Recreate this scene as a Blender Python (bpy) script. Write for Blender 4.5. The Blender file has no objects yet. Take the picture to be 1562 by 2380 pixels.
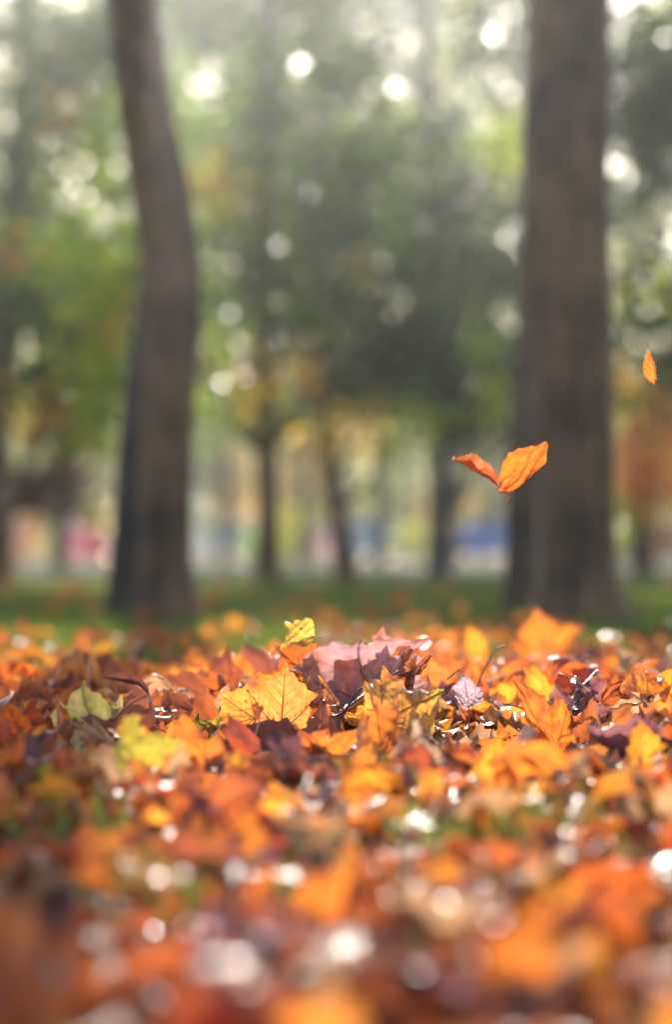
import bpy, math, random
import numpy as np
from mathutils import Vector, Matrix
R = math.radians
random.seed(7)
rng = np.random.default_rng(7)
sc = bpy.context.scene
COL = sc.collection

# ------------------------------------------------------------------ camera
CAM_H = 0.21
PITCH = math.atan(100.5 / 5617.0)
cam_d = bpy.data.cameras.new('camera')
cam = bpy.data.objects.new('camera', cam_d)
COL.objects.link(cam)
cam.location = (0, 0, CAM_H)
cam.rotation_euler = (math.pi / 2 + PITCH, 0, 0)
cam_d.sensor_fit = 'VERTICAL'
cam_d.sensor_height = 36.0
cam_d.lens = 85.0
cam_d.clip_start = 0.05
cam_d.clip_end = 2000
cam_d.dof.use_dof = True
cam_d.dof.focus_distance = 2.45
cam_d.dof.aperture_fstop = 2.75
cam_d.dof.aperture_blades = 9
sc.camera = cam

# ------------------------------------------------------------------ light
SUN_EL, SUN_AZ = R(22.5), R(-4.0)          # azimuth from +Y, positive to +X
SUN = Vector((math.sin(SUN_AZ) * math.cos(SUN_EL), math.cos(SUN_AZ) * math.cos(SUN_EL), math.sin(SUN_EL)))
world = bpy.data.worlds.new('World')
sc.world = world
world.use_nodes = True
wn = world.node_tree
wn.nodes.clear()
sky = wn.nodes.new('ShaderNodeTexSky')
sky.sky_type = 'NISHITA'
sky.sun_disc = False
sky.sun_elevation = SUN_EL
sky.sun_rotation = SUN_AZ
sky.air_density = 1.0
sky.dust_density = 1.0
bg = wn.nodes.new('ShaderNodeBackground')
bg.inputs['Strength'].default_value = 0.15
wo = wn.nodes.new('ShaderNodeOutputWorld')
wn.links.new(sky.outputs[0], bg.inputs[0])
wn.links.new(bg.outputs[0], wo.inputs[0])
sl = bpy.data.lights.new('sun', 'SUN')
sl.energy = 5.0
sl.angle = R(0.5)
sl.color = (1.0, 0.93, 0.84)
so = bpy.data.objects.new('sun', sl)
COL.objects.link(so)
so.rotation_euler = (-SUN).to_track_quat('-Z', 'Y').to_euler()
so.location = (0, 0, 30)

sc.view_settings.view_transform = 'Standard'
sc.view_settings.look = 'None'
sc.view_settings.gamma = 1.0
sc.view_settings.exposure = 1.0
cy = sc.cycles
cy.use_denoising = True
cy.max_bounces = 8
cy.diffuse_bounces = 3
cy.glossy_bounces = 2
cy.transmission_bounces = 4
cy.volume_bounces = 0
cy.sample_clamp_indirect = 8.0
cy.caustics_reflective = False
cy.caustics_refractive = False

# ------------------------------------------------------------------ helpers
F = 5617.0
CP, SP = math.cos(PITCH), math.sin(PITCH)

def at(vx, vy, d):
    """point seen at (vx, vy) of the 1562x2379 frame, standing at world y = d"""
    rx, ru = (vx - 781) / F, (1189.5 - vy) / F
    v = Vector((rx, CP - ru * SP, SP + ru * CP))
    v *= d / v.y
    return Vector((0, 0, CAM_H)) + v

def project(P):
    P = np.asarray(P, float).reshape(-1, 3)
    z = P[:, 2] - CAM_H
    dep = P[:, 1] * CP + z * SP
    return 781 + F * P[:, 0] / dep, 1189.5 - F * (-P[:, 1] * SP + z * CP) / dep

def gz(x, y):
    x = np.asarray(x, float); y = np.asarray(y, float)
    z = 0.030 * np.exp(-((x - 0.01) / 0.20) ** 2 - ((y - 2.66) / 0.22) ** 2) - 0.012 * np.exp(-((x - .0) / 0.35) ** 2 - ((y - 2.2) / 0.25) ** 2)
    fade = np.clip((6.0 - y) / 1.0, 0, 1)
    z = z + fade * (0.008 * np.sin(5.1 * x + 1.3) * np.sin(3.7 * y + .4) + 0.006 * np.sin(11 * x - 4 * y))
    z = z - 0.009 * np.clip((y - 2.9) / 1.4, 0, 1) ** 2 * (3 - 2 * np.clip((y - 2.9) / 1.4, 0, 1))
    return z

def link(o, parent=None):
    COL.objects.link(o)
    if parent is not None:
        o.parent = parent
    return o

def tag(o, label=None, cat=None, group=None, kind=None):
    for k, v in (('label', label), ('category', cat), ('group', group), ('kind', kind)):
        if v: o[k] = v
    return o

def empty(name, loc=(0, 0, 0), rz=0.0):
    o = bpy.data.objects.new(name, None)
    o.empty_display_size = 0.1
    o.location = loc
    o.rotation_euler = (0, 0, rz)
    return link(o)

def mesh(name, V, T, mats, C=None, L=None, smooth=True):
    V = np.ascontiguousarray(V, np.float32); T = np.ascontiguousarray(T, np.int32)
    me = bpy.data.meshes.new(name)
    n, k = T.shape
    me.vertices.add(len(V)); me.vertices.foreach_set('co', V.ravel())
    me.loops.add(n * k); me.loops.foreach_set('vertex_index', T.ravel())
    me.polygons.add(n)
    me.polygons.foreach_set('loop_start', np.arange(0, n * k, k, dtype=np.int32))
    me.polygons.foreach_set('use_smooth', np.full(n, smooth, bool))
    if C is not None:
        C4 = np.ones((len(V), 4), np.float32); C4[:, :3] = C
        a = me.attributes.new('Col', 'FLOAT_COLOR', 'POINT'); a.data.foreach_set('color', C4.ravel())
    if L is not None:
        a = me.attributes.new('flat', 'FLOAT_VECTOR', 'POINT')
        a.data.foreach_set('vector', np.ascontiguousarray(L, np.float32).ravel())
    me.materials.append(mats)
    me.update(calc_edges=True)
    return me

def obj(name, me, parent=None):
    return link(bpy.data.objects.new(name, me), parent)

def tube(pts, rad, seg=8, cap=True, lump=0.0, seed=0):
    """tapered tube through pts -> V, quads as tris"""
    P = np.array([tuple(p) for p in pts], float); n = len(P)
    rad = np.asarray(rad, float) * np.ones(n)
    tg = np.gradient(P, axis=0); tg /= np.linalg.norm(tg, axis=1)[:, None] + 1e-12
    ref = np.array([0.13, 0.97, 0.21]) if abs(tg[:, 2]).mean() > .6 else np.array([0.1, 0.15, 1.0])
    V = []
    rg = np.random.default_rng(seed)
    ph = rg.uniform(0, 6.28, 4)
    for i in range(n):
        a = np.cross(tg[i], ref); a /= np.linalg.norm(a) + 1e-9
        b = np.cross(tg[i], a)
        th = np.linspace(0, 2 * np.pi, seg, endpoint=False)
        rr = rad[i] * (1 + lump * (np.sin(3 * th + ph[0] + i * .25) * .5 + np.sin(5 * th + ph[1] - i * .4) * .35 + np.sin(8 * th + ph[2]) * .2))
        V.append(P[i] + np.outer(np.cos(th) * rr, a) + np.outer(np.sin(th) * rr, b))
    V = np.vstack(V)
    T = []
    for i in range(n - 1):
        for j in range(seg):
            a0 = i * seg + j; a1 = i * seg + (j + 1) % seg; b0 = a0 + seg; b1 = a1 + seg
            T += [(a0, a1, b1), (a0, b1, b0)]
    if cap:
        V = np.vstack([V, P[:1], P[-1:]]); c0, c1 = len(V) - 2, len(V) - 1
        for j in range(seg):
            T += [(c0, (j + 1) % seg, j), (c1, (n - 1) * seg + j, (n - 1) * seg + (j + 1) % seg)]
    return V, np.array(T)

def joinVT(parts):
    Vs, Ts, o = [], [], 0
    for V, T in parts:
        Vs.append(V); Ts.append(T + o); o += len(V)
    return np.vstack(Vs), np.vstack(Ts)

# ------------------------------------------------------------------ materials
def new_mat(name):
    m = bpy.data.materials.new(name); m.use_nodes = True
    nt = m.node_tree; nt.nodes.clear()
    out = nt.nodes.new('ShaderNodeOutputMaterial')
    return m, nt, out

def N(nt, t, **kw):
    n = nt.nodes.new(t)
    for k, v in kw.items():
        if k in n.inputs: n.inputs[k].default_value = v
        else: setattr(n, k, v)
    return n

def leaf_material(name, rough=0.42, trans=0.5, back=(0.55, 0.36, 0.30), backmix=0.3, noise=90, bump=0.25, gain=1.15):
    m, nt, out = new_mat(name)
    col = N(nt, 'ShaderNodeAttribute', attribute_name='Col')
    fl = N(nt, 'ShaderNodeAttribute', attribute_name='flat')
    nz = N(nt, 'ShaderNodeTexNoise', Scale=noise, Detail=4.0, Roughness=0.6)
    nt.links.new(fl.outputs['Vector'], nz.inputs['Vector'])
    mr = N(nt, 'ShaderNodeMapRange'); mr.inputs[1].default_value = .3; mr.inputs[2].default_value = .7
    mr.inputs[3].default_value = .72; mr.inputs[4].default_value = 1.15
    nt.links.new(nz.outputs['Fac'], mr.inputs[0])
    mul = N(nt, 'ShaderNodeVectorMath', operation='SCALE')
    nt.links.new(col.outputs['Color'], mul.inputs[0]); nt.links.new(mr.outputs[0], mul.inputs['Scale'])
    geo = N(nt, 'ShaderNodeNewGeometry')
    mx = N(nt, 'ShaderNodeMix', data_type='RGBA')
    bm = N(nt, 'ShaderNodeMath', operation='MULTIPLY'); bm.inputs[1].default_value = backmix
    nt.links.new(geo.outputs['Backfacing'], bm.inputs[0])
    nt.links.new(bm.outputs[0], mx.inputs[0]); nt.links.new(mul.outputs[0], mx.inputs[6])
    mx.inputs[7].default_value = (*back, 1)
    nb = N(nt, 'ShaderNodeTexNoise', Scale=noise * 3.2, Detail=3.0, Roughness=0.7)
    nt.links.new(fl.outputs['Vector'], nb.inputs['Vector'])
    bp = N(nt, 'ShaderNodeBump', Strength=bump, Distance=0.0025)
    nt.links.new(nb.outputs['Fac'], bp.inputs['Height'])
    pb = N(nt, 'ShaderNodeBsdfPrincipled', Roughness=rough)
    pb.inputs['Specular IOR Level'].default_value = 0.6 if name == 'dry_leaf' else 0.2
    if name == 'dry_leaf':
        pb.inputs['Coat Weight'].default_value = .28; pb.inputs['Coat Roughness'].default_value = .16
    nt.links.new(mx.outputs[2], pb.inputs['Base Color']); nt.links.new(bp.outputs[0], pb.inputs['Normal'])
    tr = N(nt, 'ShaderNodeBsdfTranslucent')
    g = N(nt, 'ShaderNodeVectorMath', operation='SCALE'); g.inputs['Scale'].default_value = gain
    nt.links.new(mul.outputs[0], g.inputs[0]); nt.links.new(g.outputs[0], tr.inputs['Color'])
    mix = N(nt, 'ShaderNodeMixShader'); mix.inputs[0].default_value = trans
    nt.links.new(pb.outputs[0], mix.inputs[1]); nt.links.new(tr.outputs[0], mix.inputs[2])
    nt.links.new(mix.outputs[0], out.inputs['Surface'])
    return m

M_LEAF = leaf_material('dry_leaf', rough=.34, trans=.58, bump=.6, gain=1.3)
M_TREELEAF = leaf_material('tree_foliage', rough=.3, trans=.6, back=(.12, .14, .08), backmix=.0, noise=6, bump=0, gain=1.5)
M_GRASS = leaf_material('grass_blades', rough=.45, trans=.5, back=(.1, .2, .05), backmix=0, noise=8, bump=0)

def stem_material():
    m, nt, out = new_mat('leaf_stem')
    col = N(nt, 'ShaderNodeAttribute', attribute_name='Col')
    nz = N(nt, 'ShaderNodeTexNoise', Scale=160.0)
    pb = N(nt, 'ShaderNodeBsdfPrincipled', Roughness=.45)
    tc = N(nt, 'ShaderNodeTexCoord'); nt.links.new(tc.outputs['Object'], nz.inputs['Vector'])
    bp = N(nt, 'ShaderNodeBump', Strength=.3, Distance=.001)
    nt.links.new(nz.outputs['Fac'], bp.inputs['Height']); nt.links.new(bp.outputs[0], pb.inputs['Normal'])
    nt.links.new(col.outputs['Color'], pb.inputs['Base Color'])
    nt.links.new(pb.outputs[0], out.inputs['Surface'])
    return m
M_STEM = stem_material()

def bark_material(name, c0, c1, scale=14):
    m, nt, out = new_mat(name)
    tc = N(nt, 'ShaderNodeTexCoord')
    mp = N(nt, 'ShaderNodeMapping'); mp.inputs['Scale'].default_value = (1, 1, .22)
    nt.links.new(tc.outputs['Object'], mp.inputs['Vector'])
    n1 = N(nt, 'ShaderNodeTexNoise', Scale=float(scale), Detail=8.0, Roughness=.65)
    n2 = N(nt, 'ShaderNodeTexVoronoi', Scale=float(scale) * 2.2)
    n3 = N(nt, 'ShaderNodeTexNoise', Scale=4.5, Detail=3.0)
    for n in (n1, n2): nt.links.new(mp.outputs[0], n.inputs['Vector'])
    nt.links.new(tc.outputs['Object'], n3.inputs['Vector'])
    ad = N(nt, 'ShaderNodeMath', operation='ADD'); nt.links.new(n1.outputs['Fac'], ad.inputs[0]); nt.links.new(n3.outputs['Fac'], ad.inputs[1])
    mr = N(nt, 'ShaderNodeMapRange'); mr.inputs[1].default_value = .8; mr.inputs[2].default_value = 1.2
    nt.links.new(ad.outputs[0], mr.inputs[0])
    mx = N(nt, 'ShaderNodeMix', data_type='RGBA'); nt.links.new(mr.outputs[0], mx.inputs[0])
    mx.inputs[6].default_value = (*c0, 1); mx.inputs[7].default_value = (*c1, 1)
    bp = N(nt, 'ShaderNodeBump', Strength=.9, Distance=.02)
    mb = N(nt, 'ShaderNodeMath', operation='MULTIPLY'); nt.links.new(n1.outputs['Fac'], mb.inputs[0]); nt.links.new(n2.outputs['Distance'], mb.inputs[1])
    nt.links.new(mb.outputs[0], bp.inputs['Height'])
    pb = N(nt, 'ShaderNodeBsdfPrincipled', Roughness=.85)
    nt.links.new(mx.outputs[2], pb.inputs['Base Color']); nt.links.new(bp.outputs[0], pb.inputs['Normal'])
    nt.links.new(pb.outputs[0], out.inputs['Surface'])
    return m
M_BARK = bark_material('bark', (.045, .021, .010), (.21, .105, .048))
M_BARK2 = bark_material('bark_grey', (.06, .048, .05), (.14, .11, .10))

def paint(name, c, rough=.3, metal=0.0):
    m, nt, out = new_mat(name)
    pb = N(nt, 'ShaderNodeBsdfPrincipled', Roughness=rough, Metallic=metal)
    nz = N(nt, 'ShaderNodeTexNoise', Scale=3.0, Detail=4.0)
    tc = N(nt, 'ShaderNodeTexCoord'); nt.links.new(tc.outputs['Object'], nz.inputs['Vector'])
    mx = N(nt, 'ShaderNodeMix', data_type='RGBA'); nt.links.new(nz.outputs['Fac'], mx.inputs[0])
    mx.inputs[6].default_value = (*[v * .88 for v in c], 1); mx.inputs[7].default_value = (*c, 1)
    nt.links.new(mx.outputs[2], pb.inputs['Base Color'])
    nt.links.new(pb.outputs[0], out.inputs['Surface'])
    return m

# ------------------------------------------------------------------ ground, road, pavement
def ground_material():
    m, nt, out = new_mat('park_ground')
    tc = N(nt, 'ShaderNodeTexCoord')
    sx = N(nt, 'ShaderNodeSeparateXYZ'); nt.links.new(tc.outputs['Object'], sx.inputs[0])
    n1 = N(nt, 'ShaderNodeTexNoise', Scale=2.2, Detail=6.0, Roughness=.6)
    n2 = N(nt, 'ShaderNodeTexNoise', Scale=45.0, Detail=6.0, Roughness=.7)
    n3 = N(nt, 'ShaderNodeTexNoise', Scale=.35, Detail=3.0)
    for n in (n1, n2, n3): nt.links.new(tc.outputs['Object'], n.inputs['Vector'])
    g = N(nt, 'ShaderNodeMix', data_type='RGBA'); nt.links.new(n2.outputs['Fac'], g.inputs[0])
    g.inputs[6].default_value = (.03, .055, .012, 1); g.inputs[7].default_value = (.09, .12, .03, 1)
    # fallen leaves scattered over the lawn farther off
    vo = N(nt, 'ShaderNodeTexVoronoi', Scale=9.0); nt.links.new(tc.outputs['Object'], vo.inputs['Vector'])
    ad = N(nt, 'ShaderNodeMath', operation='MULTIPLY_ADD'); nt.links.new(n3.outputs['Fac'], ad.inputs[0]); ad.inputs[1].default_value = -.9
    nt.links.new(vo.outputs['Distance'], ad.inputs[2])
    lt = N(nt, 'ShaderNodeMath', operation='LESS_THAN'); nt.links.new(ad.outputs[0], lt.inputs[0]); lt.inputs[1].default_value = -.17
    lc = N(nt, 'ShaderNodeMix', data_type='RGBA'); nt.links.new(vo.outputs['Color'], lc.inputs[0])
    lc.inputs[6].default_value = (.30, .12, .03, 1); lc.inputs[7].default_value = (.42, .28, .06, 1)
    g2 = N(nt, 'ShaderNodeMix', data_type='RGBA'); nt.links.new(lt.outputs[0], g2.inputs[0])
    nt.links.new(g.outputs[2], g2.inputs[6]); nt.links.new(lc.outputs[2], g2.inputs[7])
    soil = N(nt, 'ShaderNodeMix', data_type='RGBA'); nt.links.new(n2.outputs['Fac'], soil.inputs[0])
    soil.inputs[6].default_value = (.03, .016, .008, 1); soil.inputs[7].default_value = (.10, .05, .02, 1)
    # bare leaf mould under the leaf carpet, turf beyond it
    yy = N(nt, 'ShaderNodeMath', operation='ADD'); nt.links.new(sx.outputs['Y'], yy.inputs[0]); nt.links.new(n1.outputs['Fac'], yy.inputs[1])
    mr = N(nt, 'ShaderNodeMapRange'); mr.inputs[1].default_value = 4.8; mr.inputs[2].default_value = 5.4; nt.links.new(yy.outputs[0], mr.inputs[0])
    fin = N(nt, 'ShaderNodeMix', data_type='RGBA'); nt.links.new(mr.outputs[0], fin.inputs[0])
    nt.links.new(soil.outputs[2], fin.inputs[6]); nt.links.new(g2.outputs[2], fin.inputs[7])
    bp = N(nt, 'ShaderNodeBump', Strength=.8, Distance=.02); nt.links.new(n2.outputs['Fac'], bp.inputs['Height'])
    pb = N(nt, 'ShaderNodeBsdfPrincipled', Roughness=.9)
    nt.links.new(fin.outputs[2], pb.inputs['Base Color']); nt.links.new(bp.outputs[0], pb.inputs['Normal'])
    nt.links.new(pb.outputs[0], out.inputs['Surface'])
    return m

xs = np.unique(np.concatenate([np.linspace(-140, -6, 14), np.linspace(-6, 6, 161), np.linspace(6, 140, 14)]))
ys = np.unique(np.concatenate([np.linspace(-40, 0, 8), np.linspace(0, 7, 141), np.linspace(7, 30, 24), np.linspace(30, 225, 14)]))
X, Y = np.meshgrid(xs, ys)
GV = np.stack([X, Y, gz(X, Y) - 0.012], -1).reshape(-1, 3)
nx = len(xs)
ii = np.arange(len(ys) - 1)[:, None] * nx + np.arange(nx - 1)[None]
GT = np.stack([ii, ii + 1, ii + nx + 1, ii + nx], -1).reshape(-1, 4)
tag(obj('ground', mesh('ground', GV, GT, ground_material())), kind='structure')

def slab(name, x0, x1, y0, y1, z, m):
    V = [(x0, y0, z), (x1, y0, z), (x1, y1, z), (x0, y1, z), (x0, y0, -.02), (x1, y0, -.02), (x1, y1, -.02), (x0, y1, -.02)]
    T = [(0, 1, 2, 3), (4, 5, 1, 0), (7, 6, 5, 4), (6, 7, 3, 2), (5, 6, 2, 1), (7, 4, 0, 3)]
    return tag(obj(name, mesh(name, V, T, m, smooth=False)), kind='structure')

def rough_ground(name, c0, c1):
    m, nt, out = new_mat(name)
    tc = N(nt, 'ShaderNodeTexCoord')
    n = N(nt, 'ShaderNodeTexNoise', Scale=20.0, Detail=8.0); nt.links.new(tc.outputs['Object'], n.inputs['Vector'])
    mx = N(nt, 'ShaderNodeMix', data_type='RGBA'); nt.links.new(n.outputs['Fac'], mx.inputs[0])
    mx.inputs[6].default_value = (*c0, 1); mx.inputs[7].default_value = (*c1, 1)
    pb = N(nt, 'ShaderNodeBsdfPrincipled', Roughness=.7); nt.links.new(mx.outputs[2], pb.inputs['Base Color'])
    nt.links.new(pb.outputs[0], out.inputs['Surface'])
    return m
slab('pavement', -120, 120, 78, 81, .11, rough_ground('paving', (.22, .21, .22), (.34, .32, .32)))
slab('road', -120, 120, 81, 92, .004, rough_ground('asphalt', (.04, .04, .045), (.07, .07, .075)))

# ------------------------------------------------------------------ leaf shapes
MAPLE_H = [(0.0, -0.01), (0.13, -0.10), (0.30, -0.15), (0.45, -0.10), (0.36, -0.01), (0.40, 0.06), (0.33, 0.10), (0.50, 0.15), (0.62, 0.28),
           (0.80, 0.46), (0.60, 0.47), (0.52, 0.58), (0.42, 0.50), (0.27, 0.47), (0.33, 0.66), (0.24, 0.71), (0.20, 0.84), (0.11, 0.86), (0.0, 1.08)]
FAN_H = [(0.0, -0.01), (0.16, -0.04), (0.34, -0.02), (0.46, 0.10), (0.40, 0.16), (0.50, 0.34), (0.42, 0.40), (0.60, 0.56), (0.40, 0.62),
         (0.36, 0.70), (0.22, 0.74), (0.15, 0.86), (0.07, 0.88), (0.0, 1.04)]
def oval_half():
    p = []
    for i in range(15):
        t = i / 14
        w = 0.30 * math.sin(math.pi * t ** .85) ** .8 * (1 + (.05 if i % 2 else -.02))
        p.append((w, t * 1.0 + (0.02 if i % 2 else 0)))
    p[-1] = (0, 1.04); p[0] = (0, 0)
    return p
SHAPES = {'maple': (MAPLE_H, (0, 0.03), [(0, 1.05), (.80, .46), (-.80, .46), (.45, -.10), (-.45, -.10)]),
          'fan': (FAN_H, (0, 0.10), [(0, 1.02), (.60, .56), (-.60, .56), (.46, .10), (-.46, .10)]),
          'oval': (oval_half(), (0, 0.45), [(0, 1.02)])}
_flat = {}
def flat_leaf(kind, K, RR):
    key = (kind, K, RR)
    if key in _flat: return _flat[key]
    half, c, tips = SHAPES[kind]
    poly = np.array(half + [(-x, y) for x, y in half[-2:0:-1]])
    nh = len(poly)
    # keep every corner, subdivide edges
    seg = np.linalg.norm(np.roll(poly, -1, 0) - poly, axis=1)
    pts = []
    extra = max(K - nh, 0); cnt = np.maximum(1, np.round(seg / seg.sum() * (extra + nh)).astype(int))
    for i in range(nh):
        a, b = poly[i], poly[(i + 1) % nh]
        for j in range(cnt[i]):
            pts.append(a + (b - a) * j / cnt[i])
    O = np.array(pts); k = len(O)
    c = np.array(c)
    V = [c[None]]; rho = [np.zeros(1)]
    for r in range(1, RR + 1):
        f = (r / RR)
        V.append(c + (O - c) * f); rho.append(np.full(k, f))
    V = np.vstack(V); rho = np.concatenate(rho)
    T = [(0, 1 + (j), 1 + (j + 1) % k) for j in range(k)]
    for r in range(RR - 1):
        for j in range(k):
            a0 = 1 + r * k + j; a1 = 1 + r * k + (j + 1) % k
            T += [(a0, a0 + k, a1 + k), (a0, a1 + k, a1)]
    _flat[key] = (V, rho, np.array(T), tips)
    return _flat[key]

def veins(P, kind, tips, w=0.012):
    """0..1 strength of the nearest main or side vein"""
    o = np.array((0, 0.0)); best = np.full(len(P), 9.); vm = np.zeros(len(P)); sec = np.zeros(len(P))
    for tx, ty in tips:
        d = np.array((tx, ty)) - o; ln = np.linalg.norm(d); d /= ln
        q = P - o; s = q @ d; t = np.abs(q[:, 0] * d[1] - q[:, 1] * d[0])
        ok = (s > -0.01) & (s < ln * 1.02)
        ww = w * (1.25 - s / ln)
        m = np.where(ok, np.clip(1 - t / np.maximum(ww, .003), 0, 1), 0)
        vm = np.maximum(vm, m)
        ang = t / np.maximum(s, 1e-3)
        near = ok & (ang < best)
        fr = ((s - t * (.9 if kind != 'oval' else .55)) / ln * (7 if kind != 'oval' else 9)) % 1.0
        sv = np.clip(1 - np.abs(fr - .5) * (14 if len(P) < 1500 else 11), 0, 1) * np.clip(1 - t * 2.2, 0, 1) * (.55 if len(P) < 1500 else .75)
        sec = np.where(near, sv, sec); best = np.where(near, ang, best)
    return np.maximum(vm, sec)

def bend(V, ang, k, k3):
    """roll the leaf about an in-plane axis: curvature k, growing as k3 s^2"""
    c, s = math.cos(ang), math.sin(ang)
    u = V[:, 0] * c + V[:, 1] * s; w = -V[:, 0] * s + V[:, 1] * c
    g = np.linspace(-1.4, 1.4, 281); th = k * g + k3 * g ** 3
    th = np.clip(th, -4.2, 4.2)
    dx = np.cos(th); dz = np.sin(th)
    Xc = np.concatenate([[0], np.cumsum((dx[1:] + dx[:-1]) / 2) * (g[1] - g[0])]); Xc -= np.interp(0, g, Xc)
    Zc = np.concatenate([[0], np.cumsum((dz[1:] + dz[:-1]) / 2) * (g[1] - g[0])]); Zc -= np.interp(0, g, Zc)
    T = np.interp(u, g, th); uu = np.interp(u, g, Xc) - np.sin(T) * V[:, 2]; zz = np.interp(u, g, Zc) + np.cos(T) * V[:, 2]
    return np.stack([uu * c - w * s, uu * s + w * c, zz], 1)

def deform(P, rho, seed, kind, tips, fold=0.0, bx=(0, 0), by=(0, 0), wr=1.0, vein=None, off=0.45, edge=1.0):
    rg = np.random.default_rng(seed)
    n = len(P); z = np.zeros(n)
    z += fold * np.abs(P[:, 0])
    for i in range(5):
        f = rg.uniform(3, 9 + 3 * i); a = rg.uniform(0, 6.28); ph = rg.uniform(0, 6.28)
        z += wr * .055 / f * 3 * np.sin(f * (P[:, 0] * math.cos(a) + P[:, 1] * math.sin(a)) + ph) * (.35 + rho)
    # wavy, lifted margins
    th = np.arctan2(P[:, 0], P[:, 1] - .1)
    z += edge * rho ** 3 * (.05 * np.sin(3 * th + rg.uniform(0, 6)) + .045 * np.sin(7 * th + rg.uniform(0, 6)) + .025 * np.sin(13 * th + rg.uniform(0, 6)))
    if vein is not None: z -= vein * (.012 if n < 1500 else .028)
    cr = rg.uniform(0, 6.28, 3); z += wr * .011 * (1 - np.abs(np.sin(17 * P[:, 0] + 5 * P[:, 1] + cr[0] + np.sin(9 * P[:, 1] + cr[1])))) * 2 + wr * .008 * np.abs(np.sin(23 * P[:, 1] - 8 * P[:, 0] + cr[2]))
    q = P.copy(); q[:, 1] -= off
    V = np.stack([q[:, 0], q[:, 1], z], 1)
    V = bend(V, rg.uniform(-.25, .25), *bx)
    V = bend(V, math.pi / 2 + rg.uniform(-.25, .25), *by)
    return V

def colour(P, rho, vein, seed, base, edge, spot=None, veinc=None, grad=None):
    rg = np.random.default_rng(seed + 99)
    n = np.zeros(len(P))
    for i in range(6):
        f = rg.uniform(4, 26); a = rg.uniform(0, 6.28); ph = rg.uniform(0, 6.28)
        n += np.sin(f * (P[:, 0] * math.cos(a) + P[:, 1] * math.sin(a)) + ph) / 2.2
    n = np.clip(.5 + n * .3, 0, 1)
    base = np.array(base); edge = np.array(edge)
    C = base[None] * (0.8 + .35 * n)[:, None]
    e = np.clip((rho ** 4) * .6 + (n - .55) * 1.7, 0, 1)[:, None]
    C = C * (1 - e) + edge * e
    if grad is not None:
        gc, gy0, gy1 = grad
        t = np.clip((P[:, 1] - gy0) / (gy1 - gy0), 0, 1)[:, None]; C = C * (1 - t) + np.array(gc) * t
    if spot is not None:
        for i in range(rg.integers(3, 9)):
            c = rg.uniform(-.4, .6, 2); r = rg.uniform(.01, .05)
            m = np.clip(1.3 - np.linalg.norm(P - c, axis=1) / r, 0, 1)[:, None]; C = C * (1 - m) + np.array(spot) * m
    vc = np.array(veinc if veinc is not None else base * .35)
    v = np.clip(vein[:, None] * 1.2, 0, .95)
    C = C * (1 - v) + vc * v
    return np.clip(C, 0.003, 1)

PAL = {  # colour name: (base, edge, veins)
    'orange': ((.82, .23, .025), (.42, .10, .03), (.34, .08, .02)),
    'golden yellow': ((.88, .36, .035), (.70, .20, .02), (.34, .12, .02)),
    'rusty orange': ((.60, .13, .02), (.30, .07, .025), (.28, .06, .02)),
    'red': ((.48, .075, .02), (.28, .04, .015), (.20, .03, .02)),
    'reddish brown': ((.32, .08, .03), (.18, .045, .025), (.13, .04, .02)),
    'purple brown': ((.30, .11, .11), (.18, .06, .06), (.12, .05, .05)),
    'pale tan': ((.58, .33, .16), (.40, .18, .08), (.32, .17, .08)),
    'yellow green': ((.44, .34, .04), (.46, .24, .03), (.25, .25, .05)),
    'amber': ((.88, .31, .03), (.52, .17, .03), (.36, .10, .02)),
}

def stem_mesh(base, direc, length, r, c, seed=0, bendv=(0, 0, -.3)):
    d = Vector(direc).normalized(); b = Vector(base); bv = Vector(bendv) * length
    pts = []; n = 9
    for i in range(n):
        t = i / (n - 1); pts.append(b + d * length * t + bv * t * t)
    rad = [r * (1.0 - .35 * (i / (n - 1))) * (1.0 if i < n - 1 else 1.9) for i in range(n)]
    V, T = tube(pts, rad, 6)
    return mesh('stem', V, T, M_STEM, C=np.tile(np.array(c), (len(V), 1)))

def basis(base, tip, nrm):
    y = (tip - base).normalized(); z = Vector(nrm); z = (z - z.dot(y) * y).normalized(); x = y.cross(z)
    return Matrix((x, y, z)).transposed()

LEAVES = []   # (object, attributes) for the labels
LEAF_GROUP = 'fallen leaves lying in the leaf carpet'
def leaf_obj(kind, size, M3, origin, col, seed, fold, bx, by, wr=1.0, K=64, RR=7, stem=True, width=1.0, cols=None, grad=None, spot=(.12, .04, .01),
             off=.45, stem_dir=None, stem_len=None, name=None, edge=1.0, stem_col=None, mat=None, bendv=(0, 0, -.3)):
    P, rho, T, tips = flat_leaf(kind, K, RR)
    vn = veins(P, kind, tips, .018 if K < 100 else .020)
    V = deform(P, rho, seed, kind, tips, fold, bx, by, wr, vn, off, edge)
    base_i = np.argmin(np.linalg.norm(P - np.array((0, 0.0)), axis=1))
    V[:, 0] *= width
    V *= size
    c = cols if cols else PAL[col]
    C = colour(P, rho, vn, seed, c[0], c[1], spot, c[2], grad)
    if seed % 3 == 0 and seed > 999: T = T[:, ::-1]
    L = np.stack([P[:, 0] * .12, P[:, 1] * .12, np.full(len(P), seed * .37 % 7)], 1)
    me = mesh('leaf', V, T, mat or M_LEAF, C, L)
    o = obj(name or ('maple_leaf' if kind != 'oval' else 'oval_leaf'), me)
    o.matrix_world = Matrix.Translation(origin) @ M3.to_4x4()
    if stem:
        b = Vector(V[base_i])
        ln = stem_len if stem_len else size * random.uniform(.5, .9)
        sd = stem_dir if stem_dir is not None else Vector((random.uniform(-.4, .4), -1, random.uniform(-.3, .5)))
        if stem_dir is not None: sd = M3.inverted() @ Vector(stem_dir)
        s = obj('stem', stem_mesh(b, sd, ln, size * .013 + .0003, stem_col or (.35, .12, .05), seed, bendv), o)
    return o

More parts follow.
